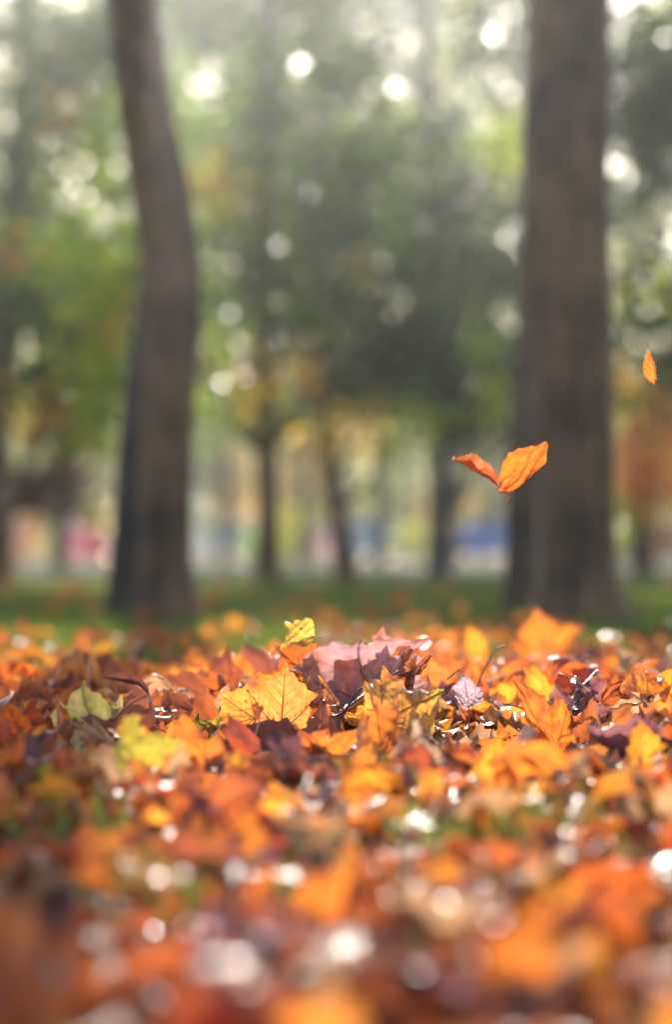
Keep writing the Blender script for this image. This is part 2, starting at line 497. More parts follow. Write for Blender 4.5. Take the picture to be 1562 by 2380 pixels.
def hero(label, kind, base, tip, nrm, col=None, width=1.0, seed=1, fold=.1, bx=(0, 0), by=(0, 0), wr=1.0, K=150, RR=18, cat='leaf', group=None, name=None, **kw):
    """leaf whose foot sits at base and whose tip sits at tip, each (vx, vy, depth)"""
    b, t = at(*base), at(*tip)
    size = (t - b).length / (1.05 if kind != 'oval' else 1.0)
    M3 = basis(b, t, nrm)
    o = leaf_obj(kind, size, M3, b, col, seed, fold, bx, by, wr, K, RR, width=width, off=0.0, name=name, **kw)
    tag(o, label, cat, group or LEAF_GROUP)
    return o

# ------------------------------------------------------------------ the mound and its leaves (sharp band)
HEROES = []
def H(short, *a, **kw):
    o = hero(*a, **kw); HEROES.append((short, o)); return o

# big purple leaf, propped up behind
H('the big purple leaf', 'big purple-brown maple leaf propped up at the crest of the mound, folded top edge', 'fan', (862, 1640, 2.58), (805, 1440, 2.64), (.08, -1, .30), seed=31,
  cols=((.48, .25, .24), (.40, .16, .12), (.12, .05, .05)), fold=-.10, bx=(.6, 1.0), by=(.0, 2.2), wr=1.6, width=1.4, stem_dir=(-.4, -.4, -.6), stem_len=.03, spot=None)
H('the big purple leaf', 'purple leaf lobe lying flat below the big purple leaf on the mound', 'fan', (870, 1645, 2.56), (700, 1560, 2.62), (-.25, -.75, .65), seed=33,
  cols=((.48, .24, .21), (.40, .16, .10), (.12, .05, .05)), fold=.1, bx=(.2, -.6), by=(-.3, 0), wr=.9, width=.75, stem=False, spot=None)
H('the mottled purple leaf', 'mottled pinkish leaf with a ragged top behind the big purple leaf', 'fan', (905, 1600, 2.63), (872, 1462, 2.66), (.3, -1, .25), seed=34,
  cols=((.50, .22, .18), (.42, .14, .10), (.16, .06, .05)), fold=.25, bx=(.7, .9), by=(.3, 1), wr=1.6, width=.9, stem=False)
# small yellow-green leaf on top with its stem
H('the little yellow-green leaf', 'small yellow-green curled leaf at the very top of the mound with stem up', 'fan', (730, 1478, 2.62), (628, 1492, 2.62), (.0, -.75, .65), seed=36,
  cols=((.68, .42, .05), (.55, .30, .04), (.62, .50, .16)), fold=.35, bx=(.9, .8), by=(-.9, -.5), wr=1.8, width=1.1, stem_dir=(1, .1, .32), stem_len=.017, stem_col=(.5, .32, .12), bendv=(0, 0, -.15))
# orange leaf behind it
H('the orange leaf under it', 'crumpled orange leaf tucked under the small yellow-green leaf', 'maple', (730, 1560, 2.66), (600, 1505, 2.66), (-.1, -.9, .5), 'rusty orange', seed=37,
  fold=.3, bx=(.6, 1.5), by=(.3, 1), wr=1.6, width=.9, stem=False)
# the yellow upright backlit leaf
H('the upright yellow leaf', 'upright yellow maple leaf with dark veins, sun shining through it', 'fan', (652, 1702, 2.38), (664, 1532, 2.39), (-.05, -1, .12), seed=41,
  cols=((.95, .34, .07), (.88, .22, .03), (.11, .03, .015)), fold=.12, bx=(.35, .4), by=(-.15, .2), wr=.55, width=.92, stem_dir=(-.15, -.3, -1), stem_len=.02, spot=(.35, .12, .02), edge=.6, K=200, RR=26)
H('the smaller yellow leaf', 'smaller yellow leaf with a dark tip beside the upright yellow leaf', 'fan', (592, 1668, 2.39), (500, 1612, 2.40), (.1, -1, .3), seed=43,
  cols=((.90, .33, .05), (.78, .20, .03), (.13, .04, .02)), fold=.15, bx=(.5, .3), by=(.2, .4), wr=.9, width=1.0, stem_dir=(.1, -.4, -1), stem_len=.03, edge=.9)
H('the smaller yellow leaf', 'golden leaf behind the two yellow leaves, leaning back', 'maple', (620, 1700, 2.52), (560, 1580, 2.62), (0, -1, .3), 'amber', seed=44, bx=(.4, .8), stem=False)
# crumpled brown leaf, with double dark stems
H('the crumpled brown leaf', 'crumpled dark brown leaf curled upright on the mound', 'maple', (915, 1600, 2.42), (962, 1490, 2.44), (.7, -1, .1), seed=46,
  cols=((.55, .16, .05), (.36, .09, .04), (.12, .03, .02)), fold=.5, bx=(1.6, 2.0), by=(-.6, -1.0), wr=3.0, width=.95, stem=False, K=150, RR=20)
H('the crumpled brown leaf', 'small crinkled orange-brown leaf in front of the crumpled brown leaf', 'fan', (910, 1620, 2.40), (872, 1548, 2.41), (.1, -1, .2), seed=47,
  cols=((.62, .19, .04), (.30, .09, .06), (.18, .05, .02)), fold=.4, bx=(1.2, 2), by=(.6, 1), wr=2.2, width=1.0, stem=False)
H('the crumpled brown leaf', 'curled brown leaf tip sticking out beyond the crumpled brown leaf', 'oval', (925, 1622, 2.44), (1008, 1512, 2.46), (.2, -1, .4), seed=48,
  cols=((.34, .09, .04), (.22, .05, .03), (.10, .03, .02)), fold=.9, bx=(2.5, 2), by=(.5, 1.5), wr=2.5, width=.7, stem=False)
H('the veined amber leaf', 'veined amber leaf under the dark double stem', 'fan', (800, 1655, 2.42), (905, 1602, 2.43), (-.2, -.9, .5), seed=49,
  cols=((.80, .30, .03), (.55, .14, .02), (.12, .04, .02)), fold=-.4, bx=(-.8, 0), by=(.2, 0), wr=.8, width=.7, stem=False)
# large yellow leaf with a green tip
H('the green-tipped yellow leaf', 'broad yellow leaf with a green tip and dark veins, facing out of the mound', 'fan', (880, 1676, 2.28), (1046, 1590, 2.34), (.05, -1, .38), seed=51,
  cols=((.85, .38, .06), (.70, .22, .04), (.20, .07, .03)), fold=-.05, bx=(-.25, -.2), by=(-.2, -.1), wr=1.0, width=.92, grad=((.42, .50, .04), .72, 1.05), stem_dir=(-.2, -.5, -1), stem_len=.03,
  stem_col=(.2, .06, .03), edge=.7, K=190, RR=24)
H('the green-tipped yellow leaf', 'small orange curl hooked over in front of the purple leaf', 'oval', (765, 1670, 2.41), (800, 1600, 2.42), (-.6, -1, .3), 'orange', seed=52, fold=.5, bx=(1.5, 0), by=(2.2, 1), width=.7, stem=False)
H('the upright yellow leaf', 'thin orange spike of leaf standing against the purple leaf', 'oval', (795, 1640, 2.42), (752, 1568, 2.43), (-.4, -1, 0), 'amber', seed=53, fold=1.2, bx=(3, 0), by=(.5, .5), width=.4, stem=False)
H('the maroon leaf', 'maroon leaf spread flat below the upright yellow leaf', 'maple', (700, 1760, 2.28), (560, 1690, 2.36), (.1, -.6, .8), 'reddish brown', seed=54, fold=.1, bx=(.5, .6), wr=1.0, width=1.0)
H('the maroon leaf', 'orange leaf lying in front of the mound below the dark stems', 'maple', (850, 1790, 2.15), (760, 1690, 2.24), (.1, -.8, .6), 'orange', seed=55, fold=.2, bx=(.7, .8), wr=1.2, width=1.0)
H('the silvery dry leaf', 'silvery violet dried leaf with curled rim, standing just beyond the green-tipped leaf', 'fan', (1092, 1640, 2.45), (1070, 1568, 2.47), (.1, -.8, .6), seed=56,
  cols=((.48, .34, .36), (.38, .22, .22), (.2, .12, .12)), fold=.2, bx=(.9, 1.5), by=(1.2, 1), wr=1.8, width=1.1, stem_dir=(.0, -.3, -1), stem_len=.03)
H('the curling orange leaf', 'long orange leaf leaning over with a torn upper edge', 'maple', (1290, 1740, 2.30), (1185, 1592, 2.34), (.2, -.85, .5), 'orange', seed=57, fold=.35, bx=(1.0, .8), by=(.3, .3), wr=1.3, width=.7)
H('the spiky brown leaf', 'spiky curled brown leaf with pale lit rims', 'maple', (1320, 1670, 2.45), (1368, 1568, 2.50), (.4, -.7, .5), 'purple brown', seed=58, fold=.8, bx=(2.4, 3), by=(.5, 1.5), wr=2.2, width=.75)
H('the dark curl of leaf', 'brown leaf with a folded pointed top beside a small stick', 'fan', (1400, 1715, 2.35), (1395, 1628, 2.38), (-.3, -.8, .6), 'purple brown', seed=59, fold=.7, bx=(1.4, 2), by=(.7, 1), wr=1.6, width=1.1)
H('the arching oval leaf', 'dark orange oval leaf arched into a loop', 'oval', (150, 1735, 2.32), (68, 1650, 2.40), (-.6, -.5, .9), 'rusty orange', seed=61, fold=.15, bx=(.5, 0), by=(-2.6, -1.6), wr=.5, width=1.1, K=90)
H('the arching oval leaf', 'upright orange leaf standing like a flame in front of the arched oval leaf', 'maple', (150, 1770, 2.25), (110, 1625, 2.28), (.5, -1, .1), 'orange', seed=62, fold=.9, bx=(1.6, 1), by=(.4, .6), wr=1.4, width=.6)
H('the pale green leaf', 'pale yellow-green leaf lying flat with a long stem', 'fan', (290, 1668, 2.38), (135, 1712, 2.26), (.0, -.5, .85), seed=63,
  cols=((.62, .52, .12), (.62, .42, .18), (.55, .42, .16)), fold=.1, bx=(-.7, -.5), by=(.5, .6), wr=.7, width=.65, stem_dir=(1, .05, .02), stem_len=.045, stem_col=(.55, .36, .2), bendv=(0, 0, -.05))
H('the lavender leaf', 'shiny lavender-brown leaf with raised ribs lying face up', 'maple', (240, 1800, 2.14), (300, 1700, 2.24), (.15, -.72, .75), seed=64,
  cols=((.42, .24, .26), (.34, .14, .13), (.20, .08, .10)), fold=-.2, bx=(-.5, -.5), by=(-.4, -.6), wr=1.0, width=1.1, spot=None)
H('the tall brown curl', 'tall orange-brown leaf curled over sideways, out of focus', 'oval', (55, 1730, 2.2), (5, 1610, 2.22), (.3, -1, .1), 'rusty orange', seed=65, fold=.3, bx=(1.0, 0), by=(1, 1), width=1.0)
H('the spotted yellow leaf', 'yellow and green spotted leaf under the flame-shaped orange leaf', 'fan', (160, 1800, 2.12), (45, 1750, 2.18), (0, -.6, .8), 'yellow green', seed=66, spot=(.06, .2, .03), bx=(-.6, -.5))
H('the big folded tan leaf', 'big folded tan leaf with an arched back, out of focus in front of the mound', 'maple', (450, 1965, 1.78), (520, 1735, 1.86), (-.35, -.8, .5), seed=67,
  cols=((.46, .22, .12), (.40, .15, .08), (.22, .10, .06)), fold=-.9, bx=(-1.6, -.8), by=(-.5, -.8), wr=.8, width=.9)
H('the far orange leaf', 'glowing orange maple leaf standing up at the foot of the thick dark trunk', 'maple', (1270, 1540, 3.9), (1240, 1418, 3.95), (.0, -1, .2), 'orange', seed=68, fold=.3, bx=(.6, 1), by=(.3, 1), wr=1.2, width=1.15)
H('the far orange leaf', 'blurred golden leaf standing low beyond the silvery dry leaf', 'maple', (1110, 1520, 3.6), (1090, 1452, 3.6), (.0, -1, .3), 'golden yellow', seed=69, fold=.4, bx=(.8, 1), wr=1.2, width=1.1)
H('the near yellow leaf', 'round pale yellow leaf lying out of focus beside a patch of green grass', 'fan', (300, 1975, 1.70), (125, 1900, 1.75), (0, -.65, .75), 'yellow green', seed=70, bx=(-.5, -.7), wr=.6, width=.8, stem=False)
H('the near red leaf', 'tall blurred red-brown leaf standing near the pale yellow leaf', 'maple', (120, 2130, 1.45), (75, 1915, 1.5), (.3, -1, .1), 'rusty orange', seed=71, fold=.5, bx=(1, .6), wr=.8, width=.6)
H('the near glowing orange leaf', 'glowing yellow-orange leaf standing very blurred in front of the mound', 'maple', (930, 2065, 1.62), (900, 1835, 1.66), (.1, -1, .1), 'golden yellow', seed=72, fold=.3, bx=(.5, .5), wr=.8, width=.6)
H('the near glowing orange leaf', 'very blurred bright orange leaf standing closest to the lens, just below the yellow-orange one', 'maple', (830, 2150, 1.42), (815, 1945, 1.45), (-.1, -1, .1), 'amber', seed=73, fold=.3, bx=(.6, .5), wr=.8, width=.62)
H('the red tilted leaf', 'dark red leaf tilted behind the glossy white-lit leaf', 'maple', (1150, 1900, 1.95), (1290, 1755, 2.05), (-.3, -.8, .5), 'red', seed=74, fold=.2, bx=(.5, .6), width=.9)
H('the glossy leaf', 'glossy brown leaf shining white along its upper edge', 'maple', (1400, 1890, 1.85), (1170, 1870, 1.88), (-.1, -.25, 1), 'purple brown', seed=75, fold=-.3, bx=(-.7, -.6), by=(-.4, 0), wr=.9, width=.9)
H('the hanging golden leaf', 'blurred golden leaf standing up on the slope beyond the glossy leaf', 'fan', (1480, 1800, 2.0), (1490, 1670, 2.02), (.4, -1, .1), 'golden yellow', seed=76, fold=.4, bx=(.6, .5), width=.8)
H('the bent golden leaf', 'bright golden leaf bent over at the base of the far grass', 'maple', (1510, 1640, 2.6), (1500, 1555, 2.65), (.2, -1, .3), 'amber', seed=77, fold=.3, bx=(1, 1), width=1.0)
H('the pale curled leaf', 'grey-tan narrow leaf curved like a horn below the green-tipped leaf', 'oval', (990, 1830, 2.05), (1015, 1700, 2.10), (-.5, -1, .2), seed=78, cols=((.42, .30, .2), (.3, .2, .12), (.2, .14, .1)), fold=.4, bx=(1.4, 0), by=(1.0, .8), width=.7)

# stems and the stick
def stick(label, pts, r, c, cat='twig', name='twig', knob=1.0):
    P = [at(*p) for p in pts]
    Q = []
    for i in range(len(P) - 1):
        p0 = P[max(i - 1, 0)]; p1 = P[i]; p2 = P[i + 1]; p3 = P[min(i + 2, len(P) - 1)]
        for j in range(6):
            t = j / 6
            Q.append(.5 * ((2 * p1) + (p2 - p0) * t + (2 * p0 - 5 * p1 + 4 * p2 - p3) * t * t + (3 * p1 - p0 - 3 * p2 + p3) * t ** 3))
    Q.append(P[-1])
    rad = np.linspace(r, r * .7, len(Q)); rad[-1] *= knob; rad[-2] *= (1 + knob) / 2
    V, T = tube(Q, rad, 8)
    o = obj(name, mesh(name, V, T, M_STEM, C=np.tile(np.array(c), (len(V), 1))))
    return tag(o, label, cat, 'loose stems and sticks among the leaves')
stick('dark curved leaf stem arching from the upright yellow leaf up to the crumpled brown leaf', [(700, 1700, 2.40), (740, 1672, 2.39), (797, 1655, 2.39), (835, 1602, 2.39), (890, 1580, 2.39), (925, 1560, 2.39)], .0012, (.06, .03, .04))
stick('second dark stem running just under the arching one', [(795, 1655, 2.392), (840, 1620, 2.39), (880, 1600, 2.39), (925, 1588, 2.40)], .0010, (.10, .05, .05))
stick('short hooked stem end beside the arching stems', [(798, 1650, 2.385), (785, 1640, 2.38), (764, 1642, 2.38), (757, 1648, 2.38)], .0008, (.25, .14, .14))
stick('thin upright stem with a knobbed tip rising beyond the silvery leaf', [(1108, 1600, 2.56), (1118, 1572, 2.56), (1140, 1530, 2.56), (1155, 1508, 2.56), (1172, 1500, 2.56)], .0009, (.30, .13, .06), knob=2.2)
stick('pale thin stem standing straight before the big purple leaf', [(872, 1665, 2.28), (862, 1600, 2.28), (856, 1530, 2.28)], .0008, (.45, .2, .16), knob=1.6)
stick('short dark stem end poking out beside the silvery dry leaf', [(1040, 1578, 2.47), (1055, 1565, 2.47), (1068, 1555, 2.47)], .0008, (.05, .05, .03), knob=1.4)
stick('small dry stick lying across the dark leaves', [(1385, 1712, 2.36), (1410, 1702, 2.36), (1445, 1690, 2.35), (1480, 1700, 2.34)], .0008, (.45, .28, .18))
stick('long thin straw lying out of focus before the mound', [(870, 2010, 1.55), (980, 1975, 1.56), (1090, 1925, 1.57)], .0011, (.6, .42, .2), name='straw', cat='straw')
stick('pale bent stem standing between the maroon leaf and the smaller yellow leaf', [(558, 1768, 2.3), (590, 1715, 2.3), (602, 1670, 2.3), (596, 1640, 2.31)], .0011, (.5, .32, .16), knob=1.5)

# ------------------------------------------------------------------ the two falling leaves
fl = empty('falling_leaf', at(1160, 1138, 2.58))
tag(fl, 'orange leaf falling in mid-air, its two halves spread like wings', 'leaf', 'leaves falling through the air')
def wing(kind, base, tip, nrm, cols, seed, width, fold, bx, by, name, wr=.7):
    b, t = at(*base), at(*tip); size = (t - b).length
    P, rho, T, tips = flat_leaf(kind, 90, 12); vn = veins(P, kind, tips, .016)
    V = deform(P, rho, seed, kind, tips, fold, bx, by, wr, vn, 0, .4); V[:, 0] *= width; V *= size
    C = colour(P, rho, vn, seed, *cols[:2], (.35, .09, .02), cols[2])
    L = np.stack([P[:, 0] * .12, P[:, 1] * .12, np.full(len(P), seed * .3)], 1)
    o = obj(name, mesh(name, V, T, M_LEAF, C, L), fl)
    o.matrix_basis = Matrix.Translation(b - fl.location) @ basis(b, t, nrm).to_4x4()
    return o
wing('oval', (1156, 1142, 2.57), (1282, 1036, 2.55), (-.5, -1, .5), ((.72, .18, .02), (.60, .13, .02), (.46, .10, .03)), 81, .72, .15, (.6, .5), (.15, .2), 'blade', 1.4)
wing('oval', (1156, 1142, 2.57), (1058, 1050, 2.59), (.3, -1, .5), ((.50, .11, .02), (.6, .26, .14), (.30, .06, .02)), 82, .66, .75, (1.9, 1.0), (-.5, 0), 'blade', 2.0)
V, T = tube([at(*p) - fl.location for p in [(1158, 1142, 2.568), (1176, 1143, 2.56), (1187, 1148, 2.56), (1187, 1158, 2.56), (1181, 1167, 2.56)]], [.0009, .0009, .0010, .0011, .0016], 8)
obj('stem', mesh('stem', V, T, M_STEM, C=np.tile(np.array((.5, .1, .02)), (len(V), 1))), fl)
o = hero('small orange leaf falling in mid-air beyond the thick dark trunk, stem down', 'oval', (1521, 893, 2.47), (1516, 812, 2.47), (-.8, -1, .2), seed=85, cols=((.85, .19, .02), (.7, .15, .02), (.8, .36, .1)),
         fold=.4, bx=(1.0, .8), by=(.3, .2), wr=1.6, width=.95, stem_dir=(-.05, 0, -1), stem_len=.006, stem_col=(.6, .14, .02), group='leaves falling through the air', name='falling_leaf', edge=.5)

# ------------------------------------------------------------------ ~260 individual leaves over the carpet
keys = ['orange', 'amber', 'golden yellow', 'rusty orange', 'red', 'reddish brown', 'purple brown', 'pale tan', 'yellow green']
wts = np.array([.27, .22, .08, .20, .04, .08, .03, .07, .01]); wts /= wts.sum()
wts_near = np.array([.24, .14, .05, .24, .08, .12, .05, .08, .01]); wts_near /= wts_near.sum()  # near leaves weighted browner and redder: foreground shade put into their colours
hb = []
for s, o in HEROES:
    hb.append(tuple(o.matrix_world @ Vector((0, 0, 0))) )
HB = np.array(hb)
spots = []; tries = 0
while len(spots) < 258 and tries < 60000:
    tries += 1
    y = math.sqrt(random.uniform(.95 ** 2, 3.75 ** 2)); hw = .139 * y * 1.10
    x = random.uniform(-hw, hw)
    md = .030 + .010 * y
    if any((x - a) ** 2 + ((y - b) * .85) ** 2 < md * md for a, b in spots): continue
    if abs(x + .005) < .185 and 2.18 < y < 2.72: continue      # the built mound face
    spots.append((x, y))
STATES = [('lying flat', 0.45), ('cupped upward', .2), ('curled at the edges', .15), ('standing on edge', .12), ('folded in half', .08)]
for i, (x, y) in enumerate(spots):
    ck = keys[rng.choice(len(keys), p=wts_near if y < 2.0 else wts)]
    st = random.choices([s[0] for s in STATES], [s[1] for s in STATES])[0]
    kind = random.choices(['maple', 'fan', 'oval'], [.66, .16, .18])[0]
    size = random.uniform(.058, .100) * (.9 if kind != 'maple' else .85) * (1.14 if 1.9 < y < 3.1 else 1) * (.70 if y < 1.6 else 1)
    yaw = random.uniform(0, 2 * math.pi); tilt = abs(random.gauss(0, R(20))); tdir = random.uniform(0, 6.28)
    fold = random.uniform(-.3, .5); bx = (random.uniform(-.8, 1.3), random.uniform(-.3, 2.2)); by = (random.uniform(-.8, 1.0), random.uniform(-.4, 1.8))
    dz = random.uniform(.02, .042)
    if st == 'cupped upward': bx = (random.uniform(.9, 1.6), .6); by = (random.uniform(.5, 1), .3); dz -= .005
    if st == 'curled at the edges': bx = (random.uniform(.6, 1.5), random.uniform(2, 4)); by = (.3, random.uniform(1, 2.5))
    if st == 'standing on edge': tilt = R(random.uniform(50, 82)); tdir = random.gauss(0, .7); dz += .012; bx = (random.uniform(-.8, 1.2), .5)
    if st == 'folded in half': fold = random.uniform(.9, 1.6); bx = (random.uniform(1.5, 2.6), .8); tilt *= 1.4
    M3 = (Matrix.Rotation(tdir, 3, 'Z') @ Matrix.Rotation(tilt, 3, 'X') @ Matrix.Rotation(yaw, 3, 'Z'))
    if 1.5 < y < 2.75 and abs(x) < .30:
        dz = min(dz, .026); tilt = min(tilt, R(32)); size *= .9
        if st == 'standing on edge': st = 'lying flat'
    if y > 3.1:
        tilt = min(tilt, R(45)); dz = min(dz, .030)
    if y < 1.7:
        dz -= .012; tilt = min(tilt, R(38))
        if st == 'standing on edge': st = 'curled at the edges'
    z = float(gz(x, y)) + dz
    z = min(z, CAM_H - .05)
    o = leaf_obj(kind, size, M3, Vector((x, y, z)), ck, 1000 + i, fold, bx, by, random.uniform(1.2, 2.6), K=56, RR=7, width=random.uniform(.85, 1.05))
    LEAVES.append(dict(o=o, ck=ck, kind=kind, st=st, x=x, y=y, size=size))

# labels: colour, shape, state, and the landmark it lies by
uniq = {}
for s, o in HEROES: uniq.setdefault(s, tuple(o.matrix_world.translation))
def describe(d):
    u, v = project([(d['x'], d['y'], .03)]); u = float(u[0]); v = float(v[0])
    best = min(uniq.items(), key=lambda kv: (kv[1][0] - d['x']) ** 2 + (.7 * (kv[1][1] - d['y'])) ** 2)
    dy = d['y'] - best[1][1]; dx = d['x'] - best[1][0]
    if dy < -.45: rel = 'well before'
    elif dy < -.12: rel = 'before'
    elif dy > .45: rel = 'well behind'
    elif dy > .12: rel = 'behind'
    else: rel = 'beside' if abs(dx) > .05 else 'against'
    shp = {'maple': 'maple leaf', 'fan': 'broad leaf', 'oval': 'oval leaf'}[d['kind']]
    sz = 'small ' if d['size'] < .068 else ('large ' if d['size'] > .088 else '')
    return f"{sz}{d['ck']} {shp} {d['st']} {rel} {best[0]}", u
by_label = {}
for d in LEAVES:
    l, u = describe(d); by_label.setdefault(l, []).append((u, d))
for l, v in by_label.items():
    v.sort(key=lambda t: t[0])
    for k, (u, d) in enumerate(v):
        ll = l
        if len(v) == 2: ll = l + (', left one', ', right one')[k]
        if len(v) >= 3: ll = l + ', ' + ('leftmost' if k == 0 else 'rightmost' if k == len(v) - 1 else 'middle one')
        tag(d['o'], ll, 'leaf', LEAF_GROUP)

# ------------------------------------------------------------------ the rest of the carpet: one mass
def leaf_mass(name, pts, seedbase, sizes, tilts, K=30, RR=3, nvar=36):
    var = []
    for i in range(nvar):
        kind = ('maple', 'maple', 'maple', 'fan', 'oval')[i % 5]
        P, rho, T, tips = flat_leaf(kind, K, RR); rg = np.random.default_rng(seedbase + i)
        V = deform(P, rho, seedbase + i, kind, tips, rg.uniform(-.3, .7), (rg.uniform(-1, 1.8), rg.uniform(-.5, 3)), (rg.uniform(-.9, 1.3), rg.uniform(-.5, 2.2)), rg.uniform(1.2, 2.8), None)
        cs = []
        vn = veins(P, kind, tips, .03)
        for k in keys: cs.append(colour(P, rho, vn, seedbase + i, *PAL[k][:2], None, PAL[k][2]))
        var.append((V, T, cs, P))
    Vs, Ts, Cs, Ls, o = [], [], [], [], 0
    rg = np.random.default_rng(seedbase + 777)
    for i, p in enumerate(pts):
        V, T, cs, P = var[rg.integers(nvar)]
        a, t, b = rg.uniform(0, 6.28), tilts[i], rg.uniform(0, 6.28)
        M = np.array(Matrix.Rotation(b, 3, 'Z') @ Matrix.Rotation(t, 3, 'X') @ Matrix.Rotation(a, 3, 'Z'))
        Vs.append((V * sizes[i]) @ M.T + p); Ts.append(T + o); o += len(V)
        ck = rg.choice(len(keys), p=wts_near if p[1] < 2.0 else wts)
        Cs.append(cs[ck] * rg.uniform(.75, 1.12)); Ls.append(np.stack([P[:, 0] * .12, P[:, 1] * .12, np.full(len(P), i * .11 % 50)], 1))
    return obj(name, mesh(name, np.vstack(Vs), np.vstack(Ts), M_LEAF, np.vstack(Cs), np.vstack(Ls)))
n = 7600
yy = rng.uniform(.35, 5.9, n * 2); hw = .139 * yy + .55
keep = rng.uniform(0, 1, n * 2) < hw / 1.4
yy = yy[keep][:n]; hw = hw[keep][:n]; xx = rng.uniform(-1, 1, len(yy)) * hw
edge = np.clip((4.55 + .35 * np.sin(3 * xx + 1) + .25 * np.sin(7 * xx) - yy) / .7, 0, 1)
keep = rng.uniform(0, 1, len(yy)) < edge + .08
yy = yy[keep]; xx = xx[keep]; n = len(yy)
lift = rng.uniform(-.004, .030, n) + np.where(yy > 3.4, -.006, 0)
zz = gz(xx, yy) + lift
zz = zz - np.where(yy < 1.6, .008, 0) - np.where((yy > 1.7) & (yy < 2.7) & (np.abs(xx) < .25), .008, 0)
tl = np.abs(rng.normal(0, R(22), n)); up = (rng.uniform(0, 1, n) < .12) & ~((yy > 1.6) & (yy < 2.9) & (np.abs(xx) < .22)) & (yy > 1.5) & (yy < 3.4); tl[up] = rng.uniform(R(40), R(80), up.sum()); zz[up] += .006
tag(leaf_mass('leaf_carpet', np.stack([xx, yy, zz], 1), 5000, rng.uniform(.050, .090, n) * np.where(yy < 1.8, .78, 1), tl), 'dense carpet of orange, yellow and brown fallen leaves covering the ground', 'leaf litter', kind='stuff')
# strays on the lawn behind
n = 280
yy = 4.7 + rng.gamma(1.3, 3.0, n); xx = rng.uniform(-1, 1, n) * (.139 * yy + .8)
tag(leaf_mass('scattered_leaves', np.stack([xx, yy, gz(xx, yy) + rng.uniform(.012, .03, n)], 1), 6000, rng.uniform(.05, .09, n), np.abs(rng.normal(0, R(28), n)), K=22, RR=2, nvar=15),
    'thin scatter of fallen leaves on the shaded grass beyond the carpet', 'leaf litter', kind='stuff')

# ------------------------------------------------------------------ grass
def grass(name, X, Y, h, w, cols):
    n = len(X); Z = gz(X, Y) - .01
    a = rng.uniform(0, 6.28, n); ln = rng.normal(0, .35, (n, 2)) * h[:, None]
    dx, dy = np.cos(a) * w, np.sin(a) * w
    b0 = np.stack([X - dx, Y - dy, Z], 1); b1 = np.stack([X + dx, Y + dy, Z], 1)
    m0 = np.stack([X - dx * .7 + ln[:, 0] * .35, Y - dy * .7 + ln[:, 1] * .35, Z + h * .55], 1); m1 = m0 + np.stack([dx * 1.4, dy * 1.4, 0 * dx], 1)
    t = np.stack([X + ln[:, 0], Y + ln[:, 1], Z + h], 1)
    V = np.stack([b0, b1, m0, m1, t], 1).reshape(-1, 3)
    o = np.arange(n)[:, None] * 5
    T = np.concatenate([o + np.array([[0, 1, 3]]), o + np.array([[0, 3, 2]]), o + np.array([[2, 3, 4]])])
    C = np.repeat(cols, 5, 0)
    return obj(name, mesh(name, V, T, M_GRASS, C, V))
n = 70000
Y = 4.0 + 16 * rng.uniform(0, 1, n) ** 1.5; X = rng.uniform(-1, 1, n) * (.145 * Y + .7)
g = rng.uniform(0, 1, n)[:, None]
gc = np.array((.035, .085, .014)) * (1 - g) + np.array((.22, .25, .035)) * g
tag(grass('grass', X, Y, rng.uniform(.025, .065, n), np.full(n, .0028), gc), 'green lawn grass beyond the leaf carpet', 'grass', kind='stuff')
n = 1500
Y = np.concatenate([rng.uniform(1.0, 3.2, 500), rng.normal(1.72, .08, 300), rng.normal(2.02, .05, 250), rng.normal(1.60, .05, 250), rng.normal(1.45, .05, 200)])
X = np.concatenate([rng.uniform(-.45, .45, 500), rng.normal(-.175, .03, 300), rng.normal(.03, .04, 250), rng.normal(.10, .04, 250), rng.normal(-.1, .03, 200)])
g = rng.uniform(0, 1, n)[:, None]
gc = np.array((.06, .20, .02)) * (1 - g) + np.array((.40, .42, .08)) * g
tag(grass('grass_blades', X, Y, rng.uniform(.03, .065, n), np.full(n, .0013), gc), 'thin green grass blades poking up between the fallen leaves', 'grass', kind='stuff')

# ------------------------------------------------------------------ trees
def in_corridor(P):
    """the clearing in the canopy through which the sun reaches the leaf carpet"""
    t = P[:, 2] / SUN.z
    lx = P[:, 0] - SUN.x * t; ly = P[:, 1] - SUN.y * t
    a = (ly > -.6) & (ly < 5.9) & (np.abs(lx) < 1.25 + .05 * ly)
    return a

